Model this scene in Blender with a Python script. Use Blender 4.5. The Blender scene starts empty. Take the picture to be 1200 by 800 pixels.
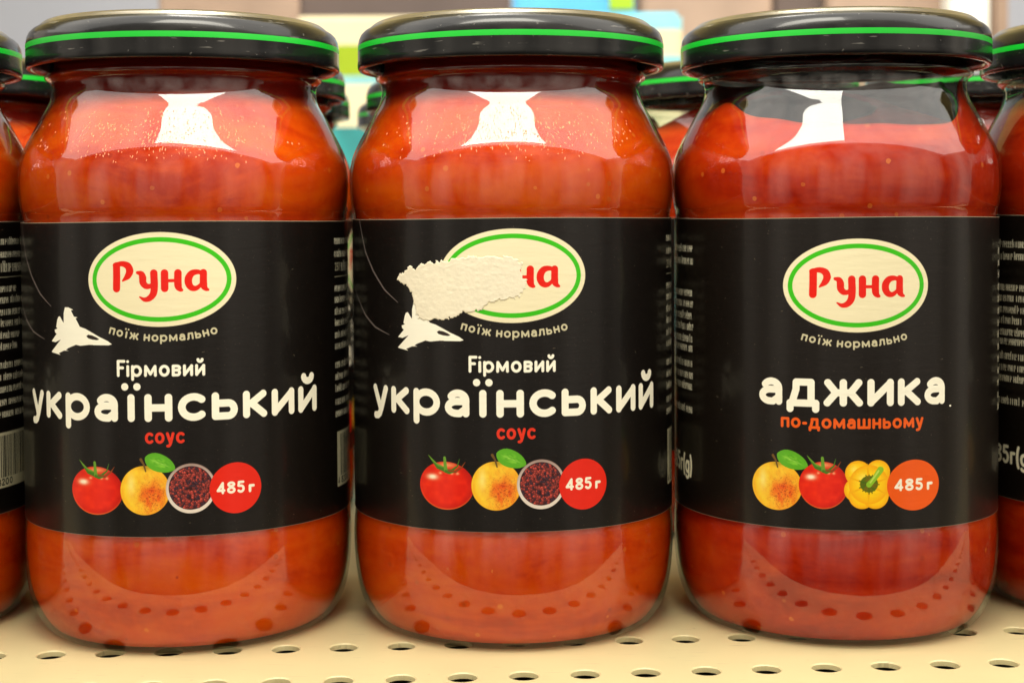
import bpy, bmesh, math, random
import numpy as np
from mathutils import Vector, Matrix
random.seed(7)
PI = math.pi
S = bpy.context.scene
COL = S.collection

# ------------------------------------------------------------------ camera
F_PX = 1750.0                                   # focal length in pixels of a 1200 px wide frame
CY = 310.0                                      # row of the optical axis: the frame is cropped below it
PITCH = math.atan((CY - 255) / F_PX)
ROLL = math.radians(0.35)
EYE = np.array([0.0, -0.376, 0.0997])
cam_d = bpy.data.cameras.new('camera')
cam_d.sensor_width = 36.0
cam_d.lens = F_PX / 1200 * 36
cam_d.shift_y = -(400 - CY) / 1200
cam_d.clip_start = 0.01
cam_d.clip_end = 20
cam_d.dof.use_dof = True
cam_d.dof.focus_distance = 0.340
cam_d.dof.aperture_fstop = 20.0
cam = bpy.data.objects.new('camera', cam_d)
COL.objects.link(cam)
Rm = Matrix.Rotation(PI / 2 - PITCH, 4, 'X') @ Matrix.Rotation(-ROLL, 4, 'Z')
cam.matrix_world = Matrix.Translation(Vector(EYE)) @ Rm
S.camera = cam

# ------------------------------------------------------------------ world and lamps
w = bpy.data.worlds.new('World')
S.world = w
w.use_nodes = True
nt = w.node_tree
nt.nodes.clear()
wo = nt.nodes.new('ShaderNodeOutputWorld')
wb = nt.nodes.new('ShaderNodeBackground')
wt = nt.nodes.new('ShaderNodeTexCoord')
wm = nt.nodes.new('ShaderNodeMapping')
wm.inputs['Scale'].default_value = (2.2, 2.2, 0.4)
wn = nt.nodes.new('ShaderNodeTexNoise')
wn.inputs['Scale'].default_value = 1.6
wn.inputs['Detail'].default_value = 2.0
wr = nt.nodes.new('ShaderNodeValToRGB')
wr.color_ramp.elements[0].position = 0.35
wr.color_ramp.elements[0].color = (0.02, 0.02, 0.02, 1)
wr.color_ramp.elements[1].position = 0.68
wr.color_ramp.elements[1].color = (0.75, 0.66, 0.54, 1)
nt.links.new(wt.outputs['Generated'], wm.inputs['Vector'])
nt.links.new(wm.outputs[0], wn.inputs['Vector'])
nt.links.new(wn.outputs['Fac'], wr.inputs['Fac'])
# the floor side of the shop is darker than the ceiling side
ws = nt.nodes.new('ShaderNodeSeparateXYZ')
nt.links.new(wt.outputs['Generated'], ws.inputs[0])
wg = nt.nodes.new('ShaderNodeMapRange')
wg.inputs['From Min'].default_value = -0.34
wg.inputs['From Max'].default_value = -0.02
wg.inputs['To Min'].default_value = 0.18
wg.inputs['To Max'].default_value = 1.0
nt.links.new(ws.outputs['Z'], wg.inputs['Value'])
wx = nt.nodes.new('ShaderNodeVectorMath')
wx.operation = 'SCALE'
nt.links.new(wr.outputs['Color'], wx.inputs[0])
nt.links.new(wg.outputs[0], wx.inputs['Scale'])
nt.links.new(wx.outputs[0], wb.inputs['Color'])
wb.inputs['Strength'].default_value = 1.0
nt.links.new(wb.outputs[0], wo.inputs['Surface'])


def area(name, loc, target, sx, sy, radiance, color):
    L = bpy.data.lights.new(name, 'AREA')
    L.shape = 'RECTANGLE'
    L.size, L.size_y = sx, sy
    L.energy = radiance * PI * sx * sy
    L.color = color
    o = bpy.data.objects.new(name, L)
    o.location = loc
    d = Vector(target) - Vector(loc)
    o.rotation_euler = d.to_track_quat('-Z', 'Y').to_euler()
    COL.objects.link(o)
    return o


# a lit panel lamp leaning back above the shopper's side of the shelf
area('panel_lamp', (-0.020, -0.1885, 0.440), (-0.020, -0.1885 + 0.973, 0.440 + 0.230), 0.185, 0.390, 9.0, (1.0, 0.95, 0.82))
area('ceiling_lamp', (0.0, -0.05, 0.44), (0.0, -0.05, 0.0), 1.9, 0.58, 1.55, (1.0, 0.97, 0.91))
area('rear_fill', (0.25, 0.75, 1.3), (0.0, 1.2, 0.1), 1.2, 0.5, 13, (1.0, 0.96, 0.88))  # added fill that brightens the goods and wall behind

S.view_settings.view_transform = 'Standard'
S.view_settings.look = 'None'
S.view_settings.exposure = 0.82
S.view_settings.gamma = 1.0
S.view_settings.use_curve_mapping = False
S.render.engine = 'CYCLES'
S.cycles.max_bounces = 12
S.cycles.transparent_max_bounces = 40
S.cycles.use_denoising = True
S.cycles.caustics_reflective = False
S.cycles.caustics_refractive = False


# ------------------------------------------------------------------ helpers
def px_ray(x, y):
    u = (x - 600) / F_PX
    v = (CY - y) / F_PX
    c, s = math.cos(-ROLL), math.sin(-ROLL)
    u, v = c * u - s * v, s * u + c * v
    return np.array([u, math.cos(PITCH) + v * math.sin(PITCH), -math.sin(PITCH) + v * math.cos(PITCH)])


def at_depth(x, y, Y):
    """point of the photograph's pixel (x, y) on the vertical plane world y = Y"""
    d = px_ray(x, y)
    t = (Y - EYE[1]) / d[1]
    return EYE + t * d


def on_jar(x, y, jar, r):
    """pixel -> (arc length in mm, height in mm) on an upright cylinder of radius r at jar=(x, y)"""
    d = px_ray(x, y)
    ox, oy = EYE[0] - jar[0], EYE[1] - jar[1]
    a = d[0] ** 2 + d[1] ** 2
    b = 2 * (ox * d[0] + oy * d[1])
    c = ox * ox + oy * oy - r * r
    D = b * b - 4 * a * c
    t = (-b - math.sqrt(max(D, 0))) / (2 * a)
    X, Y, Z = ox + t * d[0], oy + t * d[1], EYE[2] + t * d[2]
    return math.atan2(X, -Y) * r * 1000, Z * 1000


def new_mat(name):
    m = bpy.data.materials.new(name)
    m.use_nodes = True
    n = m.node_tree.nodes
    n.clear()
    out = n.new('ShaderNodeOutputMaterial')
    return m, m.node_tree, out


def principled(name, color, rough=0.5, metallic=0.0, coat=0.0, noise=None, bump=None, coat_rough=0.05, spec=0.5):
    """noise = (scale, amount) mottles the colour; bump = (scale, strength, distance)"""
    m, t, out = new_mat(name)
    b = t.nodes.new('ShaderNodeBsdfPrincipled')
    b.inputs['Base Color'].default_value = (*color, 1)
    b.inputs['Roughness'].default_value = rough
    b.inputs['Metallic'].default_value = metallic
    b.inputs['Coat Weight'].default_value = coat
    b.inputs['Coat Roughness'].default_value = coat_rough
    b.inputs['Specular IOR Level'].default_value = spec
    tc = t.nodes.new('ShaderNodeTexCoord')
    if noise:
        n = t.nodes.new('ShaderNodeTexNoise')
        n.inputs['Scale'].default_value = noise[0]
        n.inputs['Detail'].default_value = 5
        t.links.new(tc.outputs['Object'], n.inputs['Vector'])
        r = t.nodes.new('ShaderNodeValToRGB')
        k = noise[1]
        r.color_ramp.elements[0].position = 0.3
        r.color_ramp.elements[1].position = 0.7
        r.color_ramp.elements[0].color = (*[max(0, c * (1 - k)) for c in color], 1)
        r.color_ramp.elements[1].color = (*[min(1, c * (1 + k)) for c in color], 1)
        t.links.new(n.outputs['Fac'], r.inputs['Fac'])
        t.links.new(r.outputs['Color'], b.inputs['Base Color'])
    if bump:
        n = t.nodes.new('ShaderNodeTexNoise')
        n.inputs['Scale'].default_value = bump[0]
        n.inputs['Detail'].default_value = 6
        t.links.new(tc.outputs['Object'], n.inputs['Vector'])
        u = t.nodes.new('ShaderNodeBump')
        u.inputs['Strength'].default_value = bump[1]
        u.inputs['Distance'].default_value = bump[2]
        t.links.new(n.outputs['Fac'], u.inputs['Height'])
        t.links.new(u.outputs['Normal'], b.inputs['Normal'])
    t.links.new(b.outputs[0], out.inputs['Surface'])
    return m


def mesh_obj(name, me, parent=None, **props):
    o = bpy.data.objects.new(name, me)
    COL.objects.link(o)
    if parent is not None:
        o.parent = parent
    for k, v in props.items():
        o[k] = v
    return o


def from_data(name, verts, faces, mats, smooth=True, mat_idx=None):
    me = bpy.data.meshes.new(name)
    me.from_pydata([tuple(v) for v in verts], [], faces)
    for m in mats:
        me.materials.append(m)
    if smooth:
        me.polygons.foreach_set('use_smooth', [True] * len(me.polygons))
    if mat_idx is not None:
        me.polygons.foreach_set('material_index', mat_idx)
    me.update()
    return me


def lathe(name, prof, mats, n=128, idx=None, smooth=True, closed=False):
    """prof: list of (r, z); r == 0 ends become poles; idx: material index per profile segment"""
    V, F, M, rings = [], [], [], []
    for r, z in prof:
        if r < 1e-7:
            rings.append([len(V)] * n)
            V.append((0, 0, z))
        else:
            st = len(V)
            rings.append(list(range(st, st + n)))
            for k in range(n):
                a = 2 * PI * k / n
                V.append((r * math.cos(a), r * math.sin(a), z))
    seg = list(range(len(prof) - 1))
    pairs = [(i, i + 1) for i in seg] + ([(len(prof) - 1, 0)] if closed else [])
    for si, (i, j) in enumerate(pairs):
        A, B = rings[i], rings[j]
        for k in range(n):
            l = (k + 1) % n
            q = [A[k], A[l], B[l], B[k]]
            q2 = []
            for x in q:
                if x not in q2:
                    q2.append(x)
            if len(q2) >= 3:
                F.append(q2)
                M.append(idx[si] if idx else 0)
    return from_data(name, V, F, mats, smooth, M)


def smooth_profile(pts, sub=6):
    """Catmull-Rom through (r, z) points"""
    P = [np.array(p, float) for p in pts]
    P = [2 * P[0] - P[1]] + P + [2 * P[-1] - P[-2]]
    out = []
    for i in range(1, len(P) - 2):
        for k in range(sub):
            t = k / sub
            p0, p1, p2, p3 = P[i - 1], P[i], P[i + 1], P[i + 2]
            q = 0.5 * ((2 * p1) + (-p0 + p2) * t + (2 * p0 - 5 * p1 + 4 * p2 - p3) * t * t + (-p0 + 3 * p1 - 3 * p2 + p3) * t ** 3)
            out.append((max(q[0], 0), q[1]))
    out.append(tuple(P[-2]))
    return out


# ------------------------------------------------------------------ materials
def mat_glass(name='clear_glass', f0=0.07, graze=0.90):
    m, t, out = new_mat(name)
    tr = t.nodes.new('ShaderNodeBsdfTransparent')
    gl = t.nodes.new('ShaderNodeBsdfGlossy')
    gl.inputs['Roughness'].default_value = 0.0
    # Schlick reflectance from the angle alone, the same from either side of the wall
    fc = t.nodes.new('ShaderNodeLayerWeight')
    fc.inputs['Blend'].default_value = 0.5
    pw = t.nodes.new('ShaderNodeMath')
    pw.operation = 'POWER'
    pw.inputs[1].default_value = 5.0
    t.links.new(fc.outputs['Facing'], pw.inputs[0])
    fr = t.nodes.new('ShaderNodeMath')
    fr.operation = 'MULTIPLY_ADD'
    fr.inputs[1].default_value = graze
    fr.inputs[2].default_value = f0
    t.links.new(pw.outputs[0], fr.inputs[0])
    lw = t.nodes.new('ShaderNodeLayerWeight')
    lw.inputs['Blend'].default_value = 0.28
    r = t.nodes.new('ShaderNodeValToRGB')
    r.color_ramp.elements[0].position = 0.0
    r.color_ramp.elements[0].color = (0.99, 1.0, 0.99, 1)
    r.color_ramp.elements[1].position = 1.0
    r.color_ramp.elements[1].color = (0.62, 0.70, 0.64, 1)
    t.links.new(lw.outputs['Facing'], r.inputs['Fac'])
    t.links.new(r.outputs['Color'], tr.inputs['Color'])
    tc = t.nodes.new('ShaderNodeTexCoord')
    mp = t.nodes.new('ShaderNodeMapping')
    mp.inputs['Scale'].default_value = (1, 1, 2.2)
    n = t.nodes.new('ShaderNodeTexNoise')
    n.inputs['Scale'].default_value = 75
    n.inputs['Detail'].default_value = 2
    bu = t.nodes.new('ShaderNodeBump')
    bu.inputs['Strength'].default_value = 0.2
    bu.inputs['Distance'].default_value = 0.00010
    t.links.new(tc.outputs['Object'], mp.inputs['Vector'])
    t.links.new(mp.outputs[0], n.inputs['Vector'])
    t.links.new(n.outputs['Fac'], bu.inputs['Height'])
    t.links.new(bu.outputs['Normal'], gl.inputs['Normal'])
    mx = t.nodes.new('ShaderNodeMixShader')
    t.links.new(fr.outputs[0], mx.inputs[0])
    t.links.new(tr.outputs[0], mx.inputs[1])
    t.links.new(gl.outputs[0], mx.inputs[2])
    t.links.new(mx.outputs[0], out.inputs['Surface'])
    return m


def mat_sauce(name, c0, c1, c2, seed):
    m, t, out = new_mat(name)
    b = t.nodes.new('ShaderNodeBsdfPrincipled')
    b.inputs['Roughness'].default_value = 0.6
    b.inputs['Specular IOR Level'].default_value = 0.05
    b.inputs['Subsurface Weight'].default_value = 0.35
    b.inputs['Subsurface Radius'].default_value = (1.0, 0.22, 0.05)
    b.inputs['Subsurface Scale'].default_value = 0.004
    tc = t.nodes.new('ShaderNodeTexCoord')
    mp = t.nodes.new('ShaderNodeMapping')
    mp.inputs['Scale'].default_value = (1, 1, 3.6)
    mp.inputs['Location'].default_value = (seed, seed * .7, seed * .3)
    n1 = t.nodes.new('ShaderNodeTexNoise')
    n1.inputs['Scale'].default_value = 30
    n1.inputs['Detail'].default_value = 6
    n1.inputs['Roughness'].default_value = 0.6
    n1.inputs['Distortion'].default_value = 0.7
    n2 = t.nodes.new('ShaderNodeTexNoise')
    n2.inputs['Scale'].default_value = 420
    n2.inputs['Detail'].default_value = 4
    t.links.new(tc.outputs['Object'], mp.inputs['Vector'])
    t.links.new(mp.outputs[0], n1.inputs['Vector'])
    t.links.new(tc.outputs['Object'], n2.inputs['Vector'])
    ad = t.nodes.new('ShaderNodeMath')
    ad.operation = 'MULTIPLY_ADD'
    ad.inputs[1].default_value = 0.22
    t.links.new(n2.outputs['Fac'], ad.inputs[0])
    t.links.new(n1.outputs['Fac'], ad.inputs[2])
    r = t.nodes.new('ShaderNodeValToRGB')
    e = r.color_ramp.elements
    e[0].position = 0.44
    e[0].color = (*c0, 1)
    e[1].position = 0.80
    e[1].color = (*c2, 1)
    x = e.new(0.60)
    x.color = (*c1, 1)
    t.links.new(ad.outputs[0], r.inputs['Fac'])
    # seeds and scraps of pulp pressed against the glass
    vo = t.nodes.new('ShaderNodeTexVoronoi')
    vo.inputs['Scale'].default_value = 480
    vo.inputs['Randomness'].default_value = 1.0
    t.links.new(tc.outputs['Object'], vo.inputs['Vector'])
    vs = t.nodes.new('ShaderNodeSeparateColor')
    t.links.new(vo.outputs['Color'], vs.inputs[0])
    lt = t.nodes.new('ShaderNodeMath')
    lt.operation = 'LESS_THAN'
    lt.inputs[1].default_value = 0.30
    t.links.new(vo.outputs['Distance'], lt.inputs[0])
    gt = t.nodes.new('ShaderNodeMath')
    gt.operation = 'GREATER_THAN'
    gt.inputs[1].default_value = 0.93
    t.links.new(vs.outputs[0], gt.inputs[0])
    pm = t.nodes.new('ShaderNodeMath')
    pm.operation = 'MULTIPLY'
    t.links.new(lt.outputs[0], pm.inputs[0])
    t.links.new(gt.outputs[0], pm.inputs[1])
    pk = t.nodes.new('ShaderNodeMath')
    pk.operation = 'MULTIPLY'
    pk.inputs[1].default_value = 0.55
    t.links.new(pm.outputs[0], pk.inputs[0])
    pc = t.nodes.new('ShaderNodeMix')
    pc.data_type = 'RGBA'
    t.links.new(vs.outputs[1], pc.inputs['Factor'])
    pc.inputs['A'].default_value = (0.95, 0.26, 0.03, 1)
    pc.inputs['B'].default_value = (0.40, 0.008, 0.002, 1)
    sc = t.nodes.new('ShaderNodeMix')
    sc.data_type = 'RGBA'
    t.links.new(pk.outputs[0], sc.inputs['Factor'])
    t.links.new(r.outputs['Color'], sc.inputs['A'])
    t.links.new(pc.outputs['Result'], sc.inputs['B'])
    # lid shade and sauce residue painted darker round the neck, with a ragged lower edge
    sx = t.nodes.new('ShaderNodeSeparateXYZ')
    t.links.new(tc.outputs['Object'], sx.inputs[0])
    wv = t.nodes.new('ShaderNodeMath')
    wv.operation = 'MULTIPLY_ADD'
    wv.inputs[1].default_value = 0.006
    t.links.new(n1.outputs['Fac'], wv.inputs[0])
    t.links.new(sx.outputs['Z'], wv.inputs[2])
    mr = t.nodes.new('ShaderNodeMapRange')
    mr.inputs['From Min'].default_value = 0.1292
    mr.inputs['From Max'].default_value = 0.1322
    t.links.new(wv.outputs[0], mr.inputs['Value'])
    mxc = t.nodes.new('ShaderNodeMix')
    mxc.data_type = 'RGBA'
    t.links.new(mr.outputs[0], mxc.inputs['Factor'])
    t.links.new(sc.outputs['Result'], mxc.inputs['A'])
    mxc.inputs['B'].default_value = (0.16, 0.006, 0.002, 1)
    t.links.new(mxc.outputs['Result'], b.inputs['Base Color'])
    bu = t.nodes.new('ShaderNodeBump')
    bu.inputs['Strength'].default_value = 0.25
    bu.inputs['Distance'].default_value = 0.0005
    t.links.new(n2.outputs['Fac'], bu.inputs['Height'])
    t.links.new(bu.outputs['Normal'], b.inputs['Normal'])
    t.links.new(b.outputs[0], out.inputs['Surface'])
    return m


M_glass = mat_glass()
M_glass_in = mat_glass('glass_wetted_inside', 0.008, 0.25)      # wetted by the sauce: hardly reflects
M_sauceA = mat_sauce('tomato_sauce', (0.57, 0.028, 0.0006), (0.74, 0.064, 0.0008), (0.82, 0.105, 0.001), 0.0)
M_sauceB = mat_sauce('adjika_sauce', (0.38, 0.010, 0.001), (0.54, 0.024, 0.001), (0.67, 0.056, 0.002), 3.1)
M_lid = principled('lid_lacquer', (0.006, 0.006, 0.006), rough=0.24, metallic=0.0, coat=0.25, coat_rough=0.03, spec=0.3, noise=(60, 0.3), bump=(240, 0.12, 0.0002))
M_lid_top = principled('lid_top_metal', (0.34, 0.32, 0.28), rough=0.25, metallic=0.9, noise=(90, 0.15))
M_stripe = principled('lid_green_stripe', (0.0, 0.42, 0.02), rough=0.4, coat=0.1)
M_paper_edge = principled('cut_paper_edge', (0.75, 0.70, 0.58), rough=0.8)
M_torn = principled('torn_white_paper', (0.88, 0.80, 0.59), rough=0.95, noise=(700, 0.04), bump=(1100, 0.6, 0.00012), spec=0.1)
M_drop = principled('condensation', (0.95, 0.36, 0.17), rough=0.5, spec=0.25)
M_shelf = principled('cream_enamel', (0.80, 0.70, 0.37), rough=0.36, coat=0.25, coat_rough=0.2, noise=(22, 0.07), bump=(500, 0.06, 0.0003))



def wear(m, scale, stretch, amount, dirt):
    """hair scratches and dust specks mixed into a painted surface's own colour"""
    t = m.node_tree
    b = next(n for n in t.nodes if n.type == 'BSDF_PRINCIPLED')
    src = b.inputs['Base Color'].links[0].from_socket
    tc = t.nodes.new('ShaderNodeTexCoord')
    for sc, st, lo, hi in ((scale, stretch, .66, .70), (scale * 5, (1, 1, 1), .70, .74)):
        mp = t.nodes.new('ShaderNodeMapping')
        mp.inputs['Scale'].default_value = st
        n = t.nodes.new('ShaderNodeTexNoise')
        n.inputs['Scale'].default_value = sc
        n.inputs['Detail'].default_value = 3
        r = t.nodes.new('ShaderNodeMapRange')
        r.inputs['From Min'].default_value = lo
        r.inputs['From Max'].default_value = hi
        r.inputs['To Max'].default_value = amount
        x = t.nodes.new('ShaderNodeMix')
        x.data_type = 'RGBA'
        x.inputs['B'].default_value = (*dirt, 1)
        t.links.new(tc.outputs['Object'], mp.inputs['Vector'])
        t.links.new(mp.outputs[0], n.inputs['Vector'])
        t.links.new(n.outputs['Fac'], r.inputs['Value'])
        t.links.new(r.outputs[0], x.inputs['Factor'])
        t.links.new(src, x.inputs['A'])
        t.links.new(x.outputs['Result'], b.inputs['Base Color'])
        src = x.outputs['Result']


wear(M_shelf, 90, (1, 14, 1), 0.35, (0.42, 0.34, 0.18))
wear(M_lid, 160, (1, 1, 9), 0.5, (0.16, 0.15, 0.13))

# ------------------------------------------------------------------ label artwork (drawn into pixels by code)
R_LAB = 0.0399
Z_LAB0, Z_LAB1 = 0.0282, 0.0994
PPM = 12.25
CIRC = 2 * PI * R_LAB * 1000
TW = int(round(CIRC * PPM))
TH = int(round((Z_LAB1 - Z_LAB0) * 1000 * PPM))
Z0MM = Z_LAB0 * 1000
JAR = [(-0.1626, 0.0000), (-0.0813, -0.0012), (0.0, 0.0), (0.0811, 0.0010), (0.1617, 0.0130)]


class Art:
    def __init__(self, base):
        rng = np.random.default_rng(3)
        self.im = np.zeros((TH, TW, 3), np.float32)
        self.im[:] = base
        fine = rng.normal(0, 1, (TH, TW // 8 + 1)).repeat(8, axis=1)[:, :TW]
        self.im += (fine * 0.010)[..., None].astype(np.float32)

    def box(self, s0, s1, z0, z1):
        c0 = max(0, int((s0 + CIRC / 2) * PPM) - 2)
        c1 = min(TW, int((s1 + CIRC / 2) * PPM) + 3)
        r0 = max(0, int((z0 - Z0MM) * PPM) - 2)
        r1 = min(TH, int((z1 - Z0MM) * PPM) + 3)
        if c1 <= c0 or r1 <= r0:
            return None
        s = (np.arange(c0, c1) + 0.5) / PPM - CIRC / 2
        z = (np.arange(r0, r1) + 0.5) / PPM + Z0MM
        ss, zz = np.meshgrid(s, z)
        return (slice(r0, r1), slice(c0, c1)), ss.astype(np.float32), zz.astype(np.float32)

    def blend(self, sl, mask, color):
        m = np.clip(mask, 0, 1)[..., None]
        self.im[sl] = self.im[sl] * (1 - m) + np.asarray(color, np.float32) * m

    def cov(self, sd):
        return np.clip(0.5 - sd * PPM, 0, 1)        # sd: signed distance in mm

    def stroke(self, pts, rad, color):
        pts = [tuple(p) for p in pts]
        rad = [rad] * len(pts) if np.isscalar(rad) else list(rad)
        m = max(rad) + 0.2
        b = self.box(min(p[0] for p in pts) - m, max(p[0] for p in pts) + m, min(p[1] for p in pts) - m, max(p[1] for p in pts) + m)
        if not b:
            return
        sl, ss, zz = b
        sd = np.full(ss.shape, 1e3, np.float32)
        if len(pts) == 1:
            pts, rad = pts * 2, rad * 2
        for (a, ra), (c, rc) in zip(zip(pts, rad), zip(pts[1:], rad[1:])):
            dx, dz = c[0] - a[0], c[1] - a[1]
            L = dx * dx + dz * dz
            t = np.clip(((ss - a[0]) * dx + (zz - a[1]) * dz) / L, 0, 1) if L > 1e-12 else np.zeros_like(ss)
            d = np.hypot(ss - a[0] - t * dx, zz - a[1] - t * dz) - (ra + (rc - ra) * t)
            np.minimum(sd, d, out=sd)
        self.blend(sl, self.cov(sd), color)

    def poly(self, pts, color):
        b = self.box(min(p[0] for p in pts), max(p[0] for p in pts), min(p[1] for p in pts), max(p[1] for p in pts))
        if not b:
            return
        sl, ss, zz = b
        acc = np.zeros(ss.shape, np.float32)
        n = len(pts)
        for ox in (-.25, .25):
            for oz in (-.25, .25):
                X, Z = ss + ox / PPM, zz + oz / PPM
                ins = np.zeros(ss.shape, bool)
                for i in range(n):
                    (x1, y1), (x2, y2) = pts[i], pts[(i + 1) % n]
                    if y1 == y2:
                        continue
                    c = ((y1 > Z) != (y2 > Z)) & (X < (x2 - x1) * (Z - y1) / (y2 - y1) + x1)
                    ins ^= c
                acc += ins
        self.blend(sl, acc / 4, color)

    def ellipse(self, cx, cz, rx, rz, color, shade=None, rot=0.0, soft=0.0):
        m = max(rx, rz)
        b = self.box(cx - m, cx + m, cz - m, cz + m)
        if not b:
            return
        sl, ss, zz = b
        u, v = ss - cx, zz - cz
        if rot:
            c, s = math.cos(rot), math.sin(rot)
            u, v = c * u + s * v, -s * u + c * v
        u, v = u / rx, v / rz
        d = np.sqrt(u * u + v * v)
        cov = np.clip(0.5 - (d - 1) * min(rx, rz) * PPM, 0, 1) if soft <= 0 else np.clip((1 - d) / soft, 0, 1)
        col = np.asarray(color, np.float32)
        if shade is not None:
            col = shade(u, v, d)
        mm = cov[..., None]
        self.im[sl] = self.im[sl] * (1 - mm) + col * mm


def arc(cx, cy, rx, ry, a0, a1, n=14):
    return [(cx + rx * math.cos(math.radians(a0 + (a1 - a0) * i / n)), cy + ry * math.sin(math.radians(a0 + (a1 - a0) * i / n))) for i in range(n + 1)]


def glyph(ch, r):
    """centre lines of a rounded sans letter, x height 1; returns (strokes, advance)"""
    a, b = r, 1 - r
    cap = 1.43 - r
    g = {
        'о': ([arc(.5, .5, .5 - r, .5 - r, 0, 360, 24)], 1.0),
        'с': ([arc(.5, .5, .5 - r, .5 - r, 48, 312, 20)], .90),
        'у': ([[(r, b), (.44, .14)], [(.88 - r, b), (.50, .12), (.40, -.09), (.30, -.17), (.16, -.18)]], .88),
        'к': ([[(r, a), (r, b)], [(r + .04, .5), (.30, .54), (.80 - r + .04, b)], [(.30, .54), (.86 - r, a)]], .86),
        'р': ([[(r, b), (r, -.32 + r)], arc(.52, .5, .52 - r, .5 - r, 0, 360, 24)], 1.04),
        'а': ([arc(.46, .62, .86 - r - .46, b - .62, 148, 0, 14) + [(.86 - r, a)], [(.86 - r, .57), (.44, .57)] + arc(.42, (.57 + a) / 2, .42 - r, (.57 - a) / 2, 90, 270, 12) + [(.52, a), (.86 - r, .30)]], .87),
        'ї': ([[(.27, a), (.27, b)], [(.27 - .20, 1.27)], [(.27 + .20, 1.27)]], .54),
        'і': ([[(r, a), (r, b)], [(r, 1.27)]], 2 * r),
        'н': ([[(r, a), (r, b)], [(.90 - r, a), (.90 - r, b)], [(r, .5), (.90 - r, .5)]], .90),
        'ь': ([[(r, b), (r, a), (.52, a)] + arc(.54, (.60 + a) / 2, .86 - r - .54, (.60 - a) / 2, -90, 90, 10) + [(r, .60)]], .86),
        'и': ([[(r, b), (r, a)], [(r, a + .02), (.92 - r, b - .02)], [(.92 - r, b), (.92 - r, a)]], .92),
        'й': ([[(r, b), (r, a)], [(r, a + .02), (.92 - r, b - .02)], [(.92 - r, b), (.92 - r, a)], arc(.46, 1.36, .19, .17, 180, 360, 8)], .92),
        'д': ([[(.34, b), (.84, b), (.84, .16)], [(.34, b), (.33, .6), (.20, .14)], [(.06 + r * .5, .10), (1.06 - r * .5, .10)], [(.06 + r * .5, .10), (.06 + r * .5, -.12)], [(1.06 - r * .5, .10), (1.06 - r * .5, -.12)]], 1.12),
        'ж': ([[(.66, a), (.66, b)], [(r + .02, b), (.42, .5), (r, a)], [(1.30 - r, b), (.90, .5), (1.32 - r, a)], [(.42, .5), (.90, .5)]], 1.32),
        'м': ([[(r, a), (r + .03, b), (.60, .24), (1.17 - r, b), (1.20 - r, a)]], 1.20),
        'в': ([[(r, a), (r, b), (.46, b)] + arc(.48, (b + .53) / 2, .24, (b - .53) / 2, 90, -90, 8) + [(r, .53)], [(.48, .53)] + arc(.52, (.53 + a) / 2, .84 - r - .52, (.53 - a) / 2, 90, -90, 8) + [(r, a)]], .84),
        'п': ([[(r, a), (r, b), (.90 - r, b), (.90 - r, a)]], .90),
        'л': ([[(r * .8, a), (.22, .22), (.30, b), (.92 - r, b), (.92 - r, a)]], .92),
        'ш': ([[(r, b), (r, a), (1.34 - r, a), (1.34 - r, b)], [(.67, a), (.67, b)]], 1.34),
        'г': ([[(r, a), (r, b), (.66 - r, b)]], .62),
        '-': ([[(r, .48), (.50 - r, .48)]], .50),
        ' ': ([], .30),
        'F': ([[(r, a), (r, cap), (.86 - r, cap)], [(r, .76), (.72 - r, .76)]], .76),
        '4': ([[(.68, a), (.68, cap), (r, .42), (.98 - r, .42)]], .98),
        '8': ([arc(.48, 1.08, .30, cap - 1.08, 0, 360, 20), arc(.48, .42 + .0, .48 - r, .42 - a + .0, 0, 360, 20)], .96),
        '5': ([[(.84 - r, cap), (.22, cap), (.18, .86)] + arc(.42, .50, .88 - r - .42, .50 - a, 110, -140, 14)], .92),
        '2': ([arc(.42, 1.04, .40 - r, cap - 1.04, 160, -20, 10) + [(r, a), (.86 - r, a)]], .86),
        '0': ([arc(.48, .715, .48 - r, .715 - r, 0, 360, 20)], .96),
        '3': ([arc(.40, 1.06, .32, cap - 1.06, 150, -90, 10), arc(.40, .42, .84 - r - .40, .40 - a, 90, -150, 12)], .86),
        '7': ([[(r, cap), (.84 - r, cap), (.34, a)]], .84),
        '1': ([[(r, 1.15), (.30, cap), (.30, a)]], .46),
        '(': ([arc(.60, .62, .44, .95, 130, 230, 8)], .40),
        ')': ([arc(-.20, .62, .44, .95, 50, -50, 8)], .36),
        'g': ([arc(.46, .5, .46 - r, .5 - r, 0, 360, 20), [(.92 - r, b), (.92 - r, -.05)] + arc(.46, -.06, .46 - r, .30 - r * .5, 0, -150, 8)], .92),
        '±': ([[(r, .62), (.70, .62)], [(.38, .35), (.38, .95)], [(r, .1), (.70, .1)]], .76),
    }
    return g[ch]


def text_units(txt, r, track):
    x, out = 0.0, []
    for ch in txt:
        st, adv = glyph(ch, r)
        out.append((x, adv, st))
        x += adv + track
    return out, x - track


def put_text(A, txt, s0, s1, z, xh, color, r=0.13, track=0.16, curve=None, zslope=0.0):
    """letters from arc position s0 to s1 on baseline z (mm), x height xh (mm)"""
    units, W = text_units(txt, r, track)
    k = (s1 - s0) / W
    for x, adv, strokes in units:
        cx = x + adv / 2
        if curve:
            zc, sl = curve(s0 + cx * k)
            ca, sa = math.cos(math.atan(sl)), math.sin(math.atan(sl))
        for st in strokes:
            P = []
            for (u, v) in st:
                if curve:
                    du, dv = (u - adv / 2) * k, v * xh
                    P.append((s0 + cx * k + du * ca - dv * sa, zc + du * sa + dv * ca))
                else:
                    P.append((s0 + (x + u) * k, z + v * xh + zslope * (x + u) * k))
            A.stroke(P, r * min(k, xh) if k < xh * .6 else r * (k + xh) / 2, color)


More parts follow.
